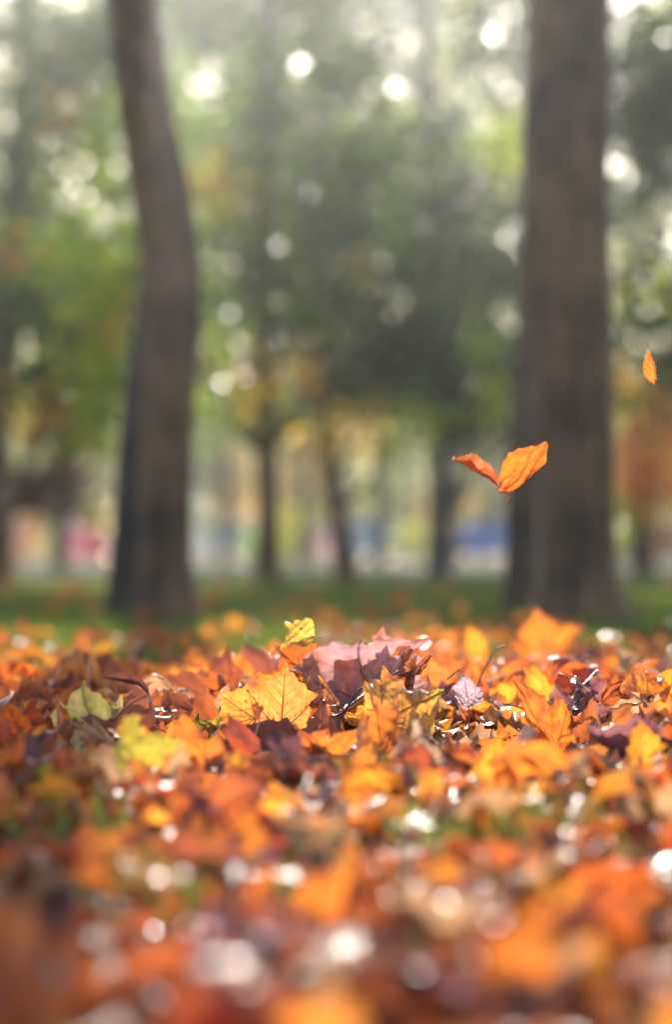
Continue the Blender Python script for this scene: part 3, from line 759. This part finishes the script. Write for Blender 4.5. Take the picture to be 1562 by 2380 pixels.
def crown_mesh(blobs, seed, greens, per=70):
    """blobs: (centre, radius, leaf size, cover, colour override)"""
    rg = np.random.default_rng(seed)
    Vs, Cs = [], []
    for b in blobs:
        c, r, s, cover = b[:4]; pal = b[4] if len(b) > 4 and b[4] else greens
        c = np.array(tuple(c)); rv = np.array((r, r * 1.0, r * .85)) if np.isscalar(r) else np.array(r)
        area = math.pi * rv[0] * rv[2]
        nl = int(cover * area / (s * s * .36))
        pr = 16 if rv[0] < .32 and s < .1 else per
        ncl = max(nl // pr, 3)
        d = rg.normal(size=(ncl, 3)); d /= np.linalg.norm(d, axis=1)[:, None]
        cc = c + d * (rg.uniform(0, 1, (ncl, 1)) ** .45) * rv * (1 + .22 * np.sin(d[:, :1] * 4 + d[:, 2:] * 5 + seed))
        nl = ncl * pr
        P = np.repeat(cc, pr, 0) + rg.normal(0, 1, (nl, 3)) * (s * 1.35 + .03 * rv.mean())
        P[:, 2] -= np.abs(rg.normal(0, .3, nl)) * s * 2
        tone = np.repeat(rg.uniform(0, 1, ncl), pr) * .6 + rg.uniform(0, 1, nl) * .4
        k = ~(in_corridor(P) & (rg.uniform(0, 1, nl) < .96)) & (P[:, 2] > .12)
        P = P[k]; tone = tone[k]; nl = len(P)
        if nl == 0: continue
        a = rg.normal(size=(nl, 3)); a /= np.linalg.norm(a, axis=1)[:, None]
        b_ = rg.normal(size=(nl, 3)); b_ -= (b_ * a).sum(1)[:, None] * a; b_ /= np.linalg.norm(b_, axis=1)[:, None]
        nn = np.cross(a, b_); ss = (s * rg.uniform(.7, 1.3, nl))[:, None]
        V = np.stack([P - a * ss * .5, P + b_ * ss * .36 + nn * ss * .12, P + a * ss * .5, P - b_ * ss * .36 + nn * ss * .12], 1)
        Vs.append(V.reshape(-1, 3))
        pl = np.array(pal); idx = np.clip((tone * len(pl)).astype(int), 0, len(pl) - 1)
        C = pl[idx] * rg.uniform(.75, 1.25, (nl, 1)); Cs.append(np.repeat(C, 4, 0))
    V = np.vstack(Vs); C = np.vstack(Cs); o = np.arange(len(V) // 4)[:, None] * 4
    T = np.concatenate([o + np.array([[0, 1, 2]]), o + np.array([[0, 2, 3]])])
    return V, T, C

GREEN = [(0.023, 0.043, 0.006), (0.039, 0.07, 0.007), (0.062, 0.105, 0.008), (0.101, 0.154, 0.01), (0.168, 0.222, 0.013)]
DARK = [(0.016, 0.03, 0.007), (0.024, 0.045, 0.008), (0.038, 0.065, 0.009), (0.065, 0.095, 0.012)]
YGREEN = [(0.194, 0.301, 0.022), (0.322, 0.408, 0.022), (0.452, 0.473, 0.032), (0.559, 0.495, 0.043)]
BRIGHTG = [(0.125, 0.214, 0.009), (0.214, 0.321, 0.011), (0.339, 0.428, 0.018)]
YELLOW = [(0.576, 0.365, 0.019), (0.749, 0.422, 0.019), (0.768, 0.499, 0.029)]
ORANGE = [(0.682, 0.231, 0.022), (0.792, 0.33, 0.028), (0.726, 0.396, 0.033), (0.55, 0.143, 0.022)]
PLUM = [(.12, .035, .04), (.18, .05, .05), (.09, .03, .035)]

def trunk_pts(pix, n=18):
    P = [at(*p) for p in pix]
    ts = np.linspace(0, len(P) - 1, n); Q = []
    for t in ts:
        i = min(int(t), len(P) - 2); f = t - i
        p0 = P[max(i - 1, 0)]; p1 = P[i]; p2 = P[i + 1]; p3 = P[min(i + 2, len(P) - 1)]
        Q.append(.5 * ((2 * p1) + (p2 - p0) * f + (2 * p0 - 5 * p1 + 4 * p2 - p3) * f * f + (3 * p1 - p0 - 3 * p2 + p3) * f ** 3))
    return Q

def tree(label, pix, radii, blobs, seed, greens, group='trees of the park', bark=None, name='tree', limbs=True, cat='tree'):
    """pix: trunk axis as (vx, vy, depth) from the ground up; radii in metres; blobs ((vx, vy, depth), r, leaf, cover[, palette])"""
    Q = trunk_pts(pix, 22); base = Vector((Q[0].x, Q[0].y, 0))
    Q[0].z = -.06
    r = np.interp(np.linspace(0, 1, 22), np.linspace(0, 1, len(radii)), radii)
    t = empty(name, base); tag(t, label, cat, group)
    V, T = tube([q - base for q in Q], r, 20, lump=.07, seed=seed)
    obj('trunk', mesh('trunk', V, T, bark or M_BARK), t)
    B = []
    for b in blobs:
        c = at(*b[0]) if len(b[0]) == 3 and b[0][0] != 'w' else Vector(b[0][1:])
        B.append((c,) + tuple(b[1:]))
    if limbs:
        for j, b in enumerate(B):
            c = b[0]; rr = b[1] if np.isscalar(b[1]) else b[1][0]
            k = min(range(len(Q)), key=lambda q: abs(Q[q].z - (c.z - (c.xy - Q[q].xy).length * .55)))
            k = max(k, 3); s = Q[k]
            if (c - s).length < .25: continue
            mid = s.lerp(c, .5) + Vector((0, 0, -.08 * (c - s).length))
            pts = [s, s.lerp(mid, .5), mid, mid.lerp(c, .5), c]
            r0 = min(r[k] * .5, .02 + .022 * (c - s).length)
            V, T = tube([p - base for p in pts], np.linspace(r0, r0 * .2, 5), 8, lump=.08, seed=seed + j)
            obj('limb', mesh('limb', V, T, bark or M_BARK), t)
    if B:
        V, T, C = crown_mesh(B, seed, greens)
        obj('crown', mesh('crown', V - np.array(tuple(base)), T, M_TREELEAF, C, V), t)
    return t

# the two near trunks and their slim companions
def high_crown(cx, cy, z0, r, s, cover):
    return [(('w', cx, cy, z0), r, s, cover), (('w', cx - r * .8, cy + r * .6, z0 + r * .7), r * .8, s, cover), (('w', cx + r * .9, cy + r * .4, z0 + r * .9), r * .8, s, cover)]
tree('grey-brown tree with a bending trunk, the thicker of two by the shaded lawn', [(385, 1475, 7.3), (388, 1300, 7.3), (388, 1000, 7.3), (405, 720, 7.3), (382, 480, 7.35), (345, 300, 7.4), (318, 100, 7.5), (300, -150, 7.6), (330, -900, 7.9), (300, -1900, 8.2), (280, -3000, 8.6)],
     [.135, .078, .080, .088, .094, .090, .082, .08, .07, .06, .04, .03], high_crown(-.6, 9.0, 4.9, 1.5, .10, 1.6), 201, GREEN)
tree('thin dark trunk leaning toward the grey-brown tree beside it', [(290, 1450, 8.4), (295, 1250, 8.4), (308, 1000, 8.5), (328, 830, 8.6), (352, 620, 8.8), (372, 400, 9.0), (360, 150, 9.3), (340, -400, 9.6), (360, -1400, 9.9)],
     [.075, .055, .050, .045, .042, .04, .035, .03, .025], high_crown(-.9, 10.5, 4.6, 1.1, .10, 1.4), 202, GREEN, bark=bark_material('bark_dark', (.025, .016, .012), (.09, .055, .04)))
tree('thick dark brown tree trunk, the widest in the park', [(1352, 1475, 7.3), (1345, 1300, 7.3), (1336, 1000, 7.3), (1316, 700, 7.3), (1315, 400, 7.3), (1326, 0, 7.3), (1330, -700, 7.3), (1325, -1700, 7.4), (1300, -3000, 7.5)],
     [.20, .118, .113, .122, .138, .134, .132, .130, .125, .11, .09, .07], high_crown(1.1, 8.8, 5.0, 1.7, .10, 1.6), 203, GREEN)
tree('slim brown trunk rising close behind the thick dark trunk', [(1210, 1445, 8.6), (1212, 1300, 8.6), (1215, 1050, 8.6), (1222, 800, 8.7), (1262, 500, 8.9), (1290, 200, 9.0), (1320, -400, 9.3), (1330, -1500, 9.6)],
     [.08, .062, .055, .042, .035, .03, .03, .02], high_crown(1.3, 10.5, 4.8, 1.1, .10, 1.4), 204, GREEN, bark=bark_material('bark_warm', (.05, .03, .018), (.15, .085, .045)))

# mid-distance trees
tree('leafy green tree at the edge with yellowing lower branches', [(-12, 1360, 16.5), (-5, 1150, 16.5), (0, 950, 16.5), (20, 600, 16.6), (60, 200, 16.8), (60, -400, 17), (60, -1200, 17)], [.13, .1, .09, .08, .07, .06, .04],
     [((70, 420, 16), .75, .09, 2.4), ((230, 560, 15), .60, .09, 2.4, BRIGHTG), ((215, 640, 14), .30, .08, 2.4, YGREEN), ((300, 880, 14), .22, .08, 2.6, YGREEN), ((290, 1000, 14), .12, .07, 2, BRIGHTG), ((60, 700, 15.5), .85, .09, 3), ((240, 830, 14), .36, .08, 2.6, YGREEN), ((110, 900, 14.5), .42, .08, 2.2, GREEN), ((190, 990, 14), .18, .07, 1.8, BRIGHTG),
      ((110, 950, 14), .16, .07, 2, ORANGE), ((230, 340, 15), .45, .08, 1.6, YGREEN), ((140, 200, 16), .6, .09, 2.2), ((20, 90, 17), .5, .09, 1.8), ((250, 120, 17), .4, .09, 1.8), ((300, 740, 14), .25, .08, 2, YELLOW), ((150, 260, 15), .12, .06, 2.5, ORANGE), ((170, 50, 17), .5, .08, 1.6), ((10, 560, 14), .12, .07, 1.8, ORANGE)], 211, GREEN)
tree('straight dark tree with orange leaves on its low boughs', [(622, 1352, 19), (622, 1200, 19), (618, 1000, 19), (615, 800, 19), (620, 400, 19.2), (620, -100, 19.5), (620, -900, 20)], [.13, .092, .085, .09, .08, .07, .05],
     [((560, 620, 19), 1.0, .10, 1.9), ((640, 300, 19.5), 1.15, .10, 1.8), ((480, 250, 19), .7, .10, 2.2, BRIGHTG), ((500, 410, 18), .22, .08, 2.5, YELLOW), ((540, 880, 18), .14, .08, 1.4, YELLOW), ((480, 890, 18), .14, .08, 2, YGREEN),
      ((640, 905, 18), .13, .08, 1.5, YELLOW), ((700, 860, 18), .08, .08, 1.4, ORANGE), ((560, 970, 19), .35, .09, 2.0, GREEN), ((640, -20, 19.5), .9, .10, 2.0), ((450, 20, 19.5), .6, .1, 1.8)], 212, GREEN)
tree('leaning tree with a spray of orange-yellow leaves low down', [(805, 1345, 21), (785, 1200, 21), (760, 1080, 21), (745, 900, 21), (730, 600, 21.5), (740, 200, 22), (760, -400, 22)], [.12, .08, .075, .07, .06, .05, .04],
     [((800, 650, 21.5), 1.05, .10, 1.9), ((770, 350, 21.5), 1.0, .10, 1.9), ((900, 820, 21), .75, .10, 2.6, DARK), ((725, 1010, 20), .12, .08, 1.5, YELLOW), ((790, 965, 20), .14, .08, 1.6, YELLOW), ((855, 950, 20), .10, .08, 1.5, YELLOW),
      ((960, 985, 20), .25, .08, 2.0, YGREEN), ((720, 880, 21), .5, .1, 2.4), ((830, 620, 19.5), .10, .07, 3, YELLOW), ((850, -60, 22), .9, .1, 2)], 213, DARK)
tree('grey-barked tree with a dense dark crown low over the lawn', [(1022, 1338, 25), (1022, 1200, 25), (1020, 1050, 25), (1010, 850, 25), (1000, 500, 25), (990, 0, 26), (980, -800, 26)], [.15, .12, .11, .1, .08, .06, .04],
     [((1010, 700, 25), 1.5, .12, 2.0), ((1120, 900, 24), .9, .11, 2.8), ((980, 900, 24.5), .7, .11, 2.6), ((1140, 560, 25), .8, .11, 1.5), ((900, 480, 25.5), 1.1, .12, 1.7), ((1120, 790, 22), .2, .09, 2.5, BRIGHTG), ((1150, 930, 22), .25, .09, 2.2, YGREEN), ((1050, 380, 25), .6, .1, 1.3), ((1180, 340, 24), .35, .1, 1.6, YGREEN), ((1150, 40, 25), .8, .11, 1.4)], 214, DARK, bark=M_BARK2)
tree('tall dark-leaved tree beyond the thick trunk, sky showing through its crown', [(1660, 1370, 14.5), (1650, 1000, 14.5), (1640, 500, 14.6), (1620, 0, 15), (1600, -800, 15)], [.14, .1, .09, .07, .05],
     [((1500, 240, 15), .42, .09, 2.6), ((1590, 160, 15), .5, .09, 2.4), ((1570, 420, 15), .36, .08, 1.2), ((1480, 700, 15), .30, .08, 2.0), ((1580, 760, 15), .45, .09, 2.6), ((1450, 480, 15), .2, .08, .9), ((1500, 620, 14.5), .2, .08, 1.0, YGREEN), ((1550, -60, 15), .4, .09, 2.2), ((1430, 180, 15), .3, .09, 2)], 215, DARK)
tree('orange autumn tree glowing beyond the thick trunk', [(1500, 1335, 27), (1502, 1230, 27), (1498, 1130, 27), (1500, 1000, 27)], [.14, .10, .09, .05],
     [((1510, 990, 27), .62, .10, 2.8, ORANGE), ((1460, 1080, 26.5), .42, .10, 2.2, ORANGE), ((1560, 1110, 26.5), .48, .10, 2.6, ORANGE), ((1450, 930, 27), .35, .1, 2.0, YELLOW), ((1560, 900, 27), .3, .1, 1.8, YELLOW), ((1440, 1180, 27), .25, .1, 2, YGREEN)], 216, ORANGE)
tree('little plum-red tree standing on the sunny lawn', [(145, 1335, 29), (148, 1270, 29), (150, 1200, 29), (150, 1120, 29)], [.09, .07, .06, .03],
     [((150, 1130, 29), .42, .09, 3.2), ((95, 1170, 29), .28, .09, 2.8), ((215, 1165, 29), .3, .09, 2.8), ((150, 1080, 29), .3, .09, 2.4)], 217, PLUM)

# the wood beyond: a loose wall of taller trees, open where the sky comes through
wall = [(-150, 54, 'green'), (130, 62, 'green'), (390, 52, 'green'), (520, 64, 'dark'), (700, 58, 'dark'), (880, 53, 'dark'), (1060, 66, 'dark'), (1230, 56, 'green'), (1470, 60, 'dark'), (1720, 55, 'green')]
GAPS = [(1050, 210, -10), (1480, 420, -20), (60, 130, -20)]
names = ['tall tree far back, first beyond the edge of the lawn', 'far tree seen between the leafy green tree and the bending trunk', 'far tree showing beside the bending grey-brown trunk', 'far dark tree seen beyond the straight dark tree',
         'far dark tree between the straight tree and the leaning tree', 'far dark tree beyond the leaning tree', 'far dark tree directly beyond the grey-barked tree', 'far green tree half hidden by the thick dark trunk',
         'far dark tree beyond the orange autumn tree', 'far green tree beyond the tall dark-leaved tree']
for i, (vx, d, tone) in enumerate(wall):
    rg = random.Random(300 + i); bl = []
    for vy in range(-70, 960, 95):
        for dx in (-120, -60, 0, 60, 120):
            cx, cyy = vx + dx + rg.uniform(-40, 40), vy + rg.uniform(-50, 50)
            if any((cx - a) ** 2 + (cyy - b) ** 2 < (c + 70) ** 2 for a, b, c in GAPS): 
                if rg.random() < .85: continue
            if vy > 880 and dx != 0: continue
            if 430 < cx < 1180 and 80 < cyy < 820 and rg.random() < .20: continue
            bl.append(((cx, cyy, d + rg.uniform(-1.5, 1.5)), rg.uniform(.8, 1.2) * d / 88, .10 * d / 30, rg.uniform(2.0, 2.9), rg.choice([None, None, None, GREEN, BRIGHTG, YGREEN])))
    tree(names[i], [(vx, 1290 + .21 * F / d, d), (vx + 6, 1150, d), (vx - 8, 900, d), (vx, 400, d), (vx + 5, -300, d)], [.17, .13, .11, .09, .05], bl, 320 + i, DARK if tone == 'dark' else GREEN, bark=M_BARK2, limbs=False)

# far sunlit trees across the road
PALEY = [(0.44, 0.44, 0.032), (0.512, 0.48, 0.048), (0.368, 0.416, 0.032), (0.56, 0.512, 0.08)]
for i, vx in enumerate([-60, 130, 300, 470, 640, 800, 960, 1120, 1290, 1450, 1620]):
    rg = random.Random(500 + i); d = 104 + rg.uniform(-5, 8)
    pal = [PALEY, YGREEN, PALEY, BRIGHTG][i % 4]
    bl = []
    for k in range(9):
        bl.append(((vx + rg.uniform(-85, 85), rg.uniform(930, 1225), d + rg.uniform(-2, 2)), rg.uniform(1.4, 2.1), .34, 1.6, rg.choice([None, None, YELLOW, GREEN])))
    lab = ['pale yellow-green tree', 'lime green tree', 'cream yellow tree', 'mid green tree'][i % 4]
    where = ['at the very edge of the row', 'past the plum-red tree', 'in line with the bending trunk', 'just clear of the bending trunk', 'past the straight dark tree', 'past the leaning tree', 'short of the grey-barked tree',
             'clear of the grey-barked tree', 'in line with the thick dark trunk', 'past the orange autumn tree', 'at the last end of the row'][i]
    tree(f'{lab} across the road, {where}', [(vx, 1301, d), (vx, 1220, d), (vx + 4, 1100, d), (vx, 1000, d)], [.2, .16, .13, .06], bl, 520 + i, pal, group='far trees across the road', limbs=False)

# a wood closing the view, one mass
bl = []
for k in range(90):
    x = -60 + 120 * (k + .5) / 90 + rng.uniform(-1, 1)
    for q in range(4): bl.append(((x + rng.uniform(-1.5, 1.5), 190 + rng.uniform(-8, 8), 1.5 + q * 3.2 + rng.uniform(-1, 1)), 2.4, .7, 1.3, [PALEY, YGREEN, BRIGHTG, GREEN][int(rng.integers(4))]))
V, T, C = crown_mesh(bl, 700, YGREEN)
tag(obj('distant_wood', mesh('distant_wood', V, T, M_TREELEAF, C, V)), 'distant sunlit wood closing off the park', 'wood', kind='stuff')

# low flowering bush by the pavement
def bush(label, vx, vy, d, r, s, pal, seed):
    c = at(vx, vy, d); t = empty('bush', (c.x, c.y, 0)); tag(t, label, 'bush', 'bushes at the far edge of the lawn')
    V, T, C = crown_mesh([(c, (r, r * .7, max(c.z * .9, .25)), s, 3.0)], seed, pal)
    obj('foliage', mesh('foliage', V - np.array((c.x, c.y, 0)), T, M_TREELEAF, C, V), t)
    parts = [tube([(0, 0, -.02), (math.cos(a) * r * .3, math.sin(a) * r * .3, c.z)], [.02, .008], 6) for a in (0, 1.3, 2.6, 3.9, 5.2)]
    V, T = joinVT(parts); obj('stem', mesh('stem', V, T, M_BARK), t)
bush('pink-red flowering bush at the end of the sunny lawn', 205, 1258, 60, .48, .10, [(.55, .08, .14), (.65, .16, .18), (.2, .2, .06)], 601)
bush('peach-orange bush beside the pink-red one', 45, 1240, 58, .40, .10, [(.7, .28, .12), (.6, .34, .14), (.3, .2, .05)], 602)
bush('yellow-green bush beyond the straight dark tree', 690, 1235, 62, .42, .10, YGREEN, 603)

for i, (vx, vy, d, rr, pal, lab) in enumerate([
        (330, 1262, 66, .35, GREEN, 'dark green bush half hidden by the bending trunk'), (470, 1225, 70, .40, [(.5, .5, .42), (.3, .36, .2)], 'pale cream-flowered bush next to the bending trunk'),
        (590, 1262, 64, .45, BRIGHTG, 'bright green bush at the foot of the straight dark tree'), (775, 1262, 66, .30, [(.62, .34, .26), (.5, .22, .2)], 'peach-pink bush between the straight tree and the leaning tree'),
        (955, 1248, 68, .5, PALEY, 'pale yellow bush between the leaning tree and the grey-barked tree'),
        (1450, 1255, 62, .4, YGREEN, 'yellow-green bush at the foot of the orange tree'), (1545, 1240, 60, .45, [(.3, .14, .04), (.2, .1, .03)], 'rust-brown bush past the orange tree'), (120, 1262, 64, .35, YGREEN, 'yellow-green bush between the pink-red and peach-orange ones')]):
    bush(lab, vx, vy, d, rr, .10, pal, 610 + i)

# ------------------------------------------------------------------ parked cars on the road
GLASS = paint('car_window', (.03, .04, .05), .08); TYRE = paint('tyre', (.02, .02, .02), .8); RIM = paint('rim', (.45, .45, .47), .3, .8)
LAMP = paint('car_lamp', (.75, .72, .66), .15)
def loft(sections):
    """sections: list of (x, [(y,z)...]) closed rings of equal count"""
    V = []; T = []; k = len(sections[0][1])
    for x, ring in sections: V += [(x, y, z) for y, z in ring]
    for i in range(len(sections) - 1):
        for j in range(k):
            a = i * k + j; b = i * k + (j + 1) % k; T += [(a, b, b + k), (a, b + k, a + k)]
    for i, s in ((0, 1), (len(sections) - 1, -1)):
        c = len(V); x = sections[i][0]; r = sections[i][1]; V.append((x, sum(p[0] for p in r) / k, sum(p[1] for p in r) / k))
        for j in range(k):
            a = i * k + j; b = i * k + (j + 1) % k; T.append((c, b, a) if s == 1 else (c, a, b))
    return np.array(V, float), np.array(T)
def ring(w, z0, z1, rr=.1):
    return [(-w + rr * .4, z0), (w - rr * .4, z0), (w, z0 + rr), (w, z1 - rr), (w - rr * .8, z1), (-w + rr * .8, z1), (-w, z1 - rr), (-w, z0 + rr)]
def car(label, vx, y, cname, c, flip):
    x = at(vx, 1290, y).x; t = empty('parked_car', (x, y, .004), math.pi if flip else 0); tag(t, label, 'car', 'cars parked along the far road')
    body = loft([(-2.12, ring(.66, .32, .62)), (-2.0, ring(.80, .24, .82)), (-1.3, ring(.86, .20, .92)), (0, ring(.87, .20, .94)), (1.0, ring(.86, .20, .92)), (1.8, ring(.80, .22, .80)), (2.1, ring(.64, .30, .60))])
    cabin = loft([(-1.75, ring(.70, .88, .93, .02)), (-1.15, ring(.64, .88, 1.40)), (.1, ring(.64, .88, 1.46)), (.55, ring(.66, .88, 1.36)), (1.15, ring(.72, .88, .93, .02))])
    V, T = joinVT([body, cabin]); obj('body', mesh('body', V, T, paint('car_paint_' + cname, c, .25)), t)
    for s in (-1, 1):
        for x0, x1 in ((-1.10, -.40), (-.32, .42)):
            W = np.array([(x0, s * .685, .97), (x1, s * .685, .97), (x1 - .04, s * .655, 1.33), (x0 + .06, s * .655, 1.33)]); W2 = W - np.array([0, s * .05, 0])
            V = np.vstack([W, W2]); T = np.array([(0, 1, 2, 3), (4, 7, 6, 5), (0, 4, 5, 1), (1, 5, 6, 2), (2, 6, 7, 3), (3, 7, 4, 0)])
            obj('window', mesh('window', V, T, GLASS, smooth=False), t)
        for wx in (-1.30, 1.35):
            V, T = tube([(wx, s * .70, .31), (wx, s * .90, .31)], .31, 20); w = obj('wheel', mesh('wheel', V, T, TYRE), t)
            V, T = tube([(wx, s * .88, .31), (wx, s * .915, .31)], .19, 14); obj('rim', mesh('rim', V, T, RIM), w)
        V, T = tube([(2.0, s * .55, .62), (2.12, s * .55, .60)], .10, 12); obj('headlight', mesh('headlight', V, T, LAMP), t)
car('blue car parked far off past the plum-red tree', 130, 84, 'blue', (.04, .10, .42), False)
car('pale silver car parked between the bending trunk and the straight dark tree', 500, 84.5, 'silver', (.62, .64, .72), True)
car('light blue car parked past the leaning tree', 880, 84, 'light_blue', (.35, .55, .72), False)
car('blue car parked between the grey-barked tree and the thick trunk', 1130, 84.5, 'deep_blue', (.06, .20, .62), True)
car('red car parked across the road past the straight dark tree', 745, 89, 'red', (.50, .10, .12), True)
car('navy car parked beyond the orange autumn tree', 1480, 84, 'navy', (.04, .04, .22), True)

# ------------------------------------------------------------------ haze
m, nt, out = new_mat('haze')
pv = N(nt, 'ShaderNodeVolumePrincipled', Density=0.0012, Anisotropy=0.90)
pv.inputs['Color'].default_value = (.98, .99, 1.0, 1)
pv.inputs['Density Attribute'].default_value = ''
nt.links.new(pv.outputs[0], out.inputs['Volume'])
try: m.cycles.homogeneous_volume = True
except Exception: pass
x0, x1, y0, y1, z0, z1 = -150, 150, -50, 235, -1.1, 22
V = np.array([(x0, y0, z0), (x1, y0, z0), (x1, y1, z0), (x0, y1, z0), (x0, y0, z1), (x1, y0, z1), (x1, y1, z1), (x0, y1, z1)], float)
T = np.array([(0, 3, 2, 1), (4, 5, 6, 7), (0, 1, 5, 4), (1, 2, 6, 5), (2, 3, 7, 6), (3, 0, 4, 7)])
tag(obj('haze', mesh('haze', V, T, m, smooth=False)), 'pale sunlit haze hanging in the air under the trees', 'haze', kind='stuff')
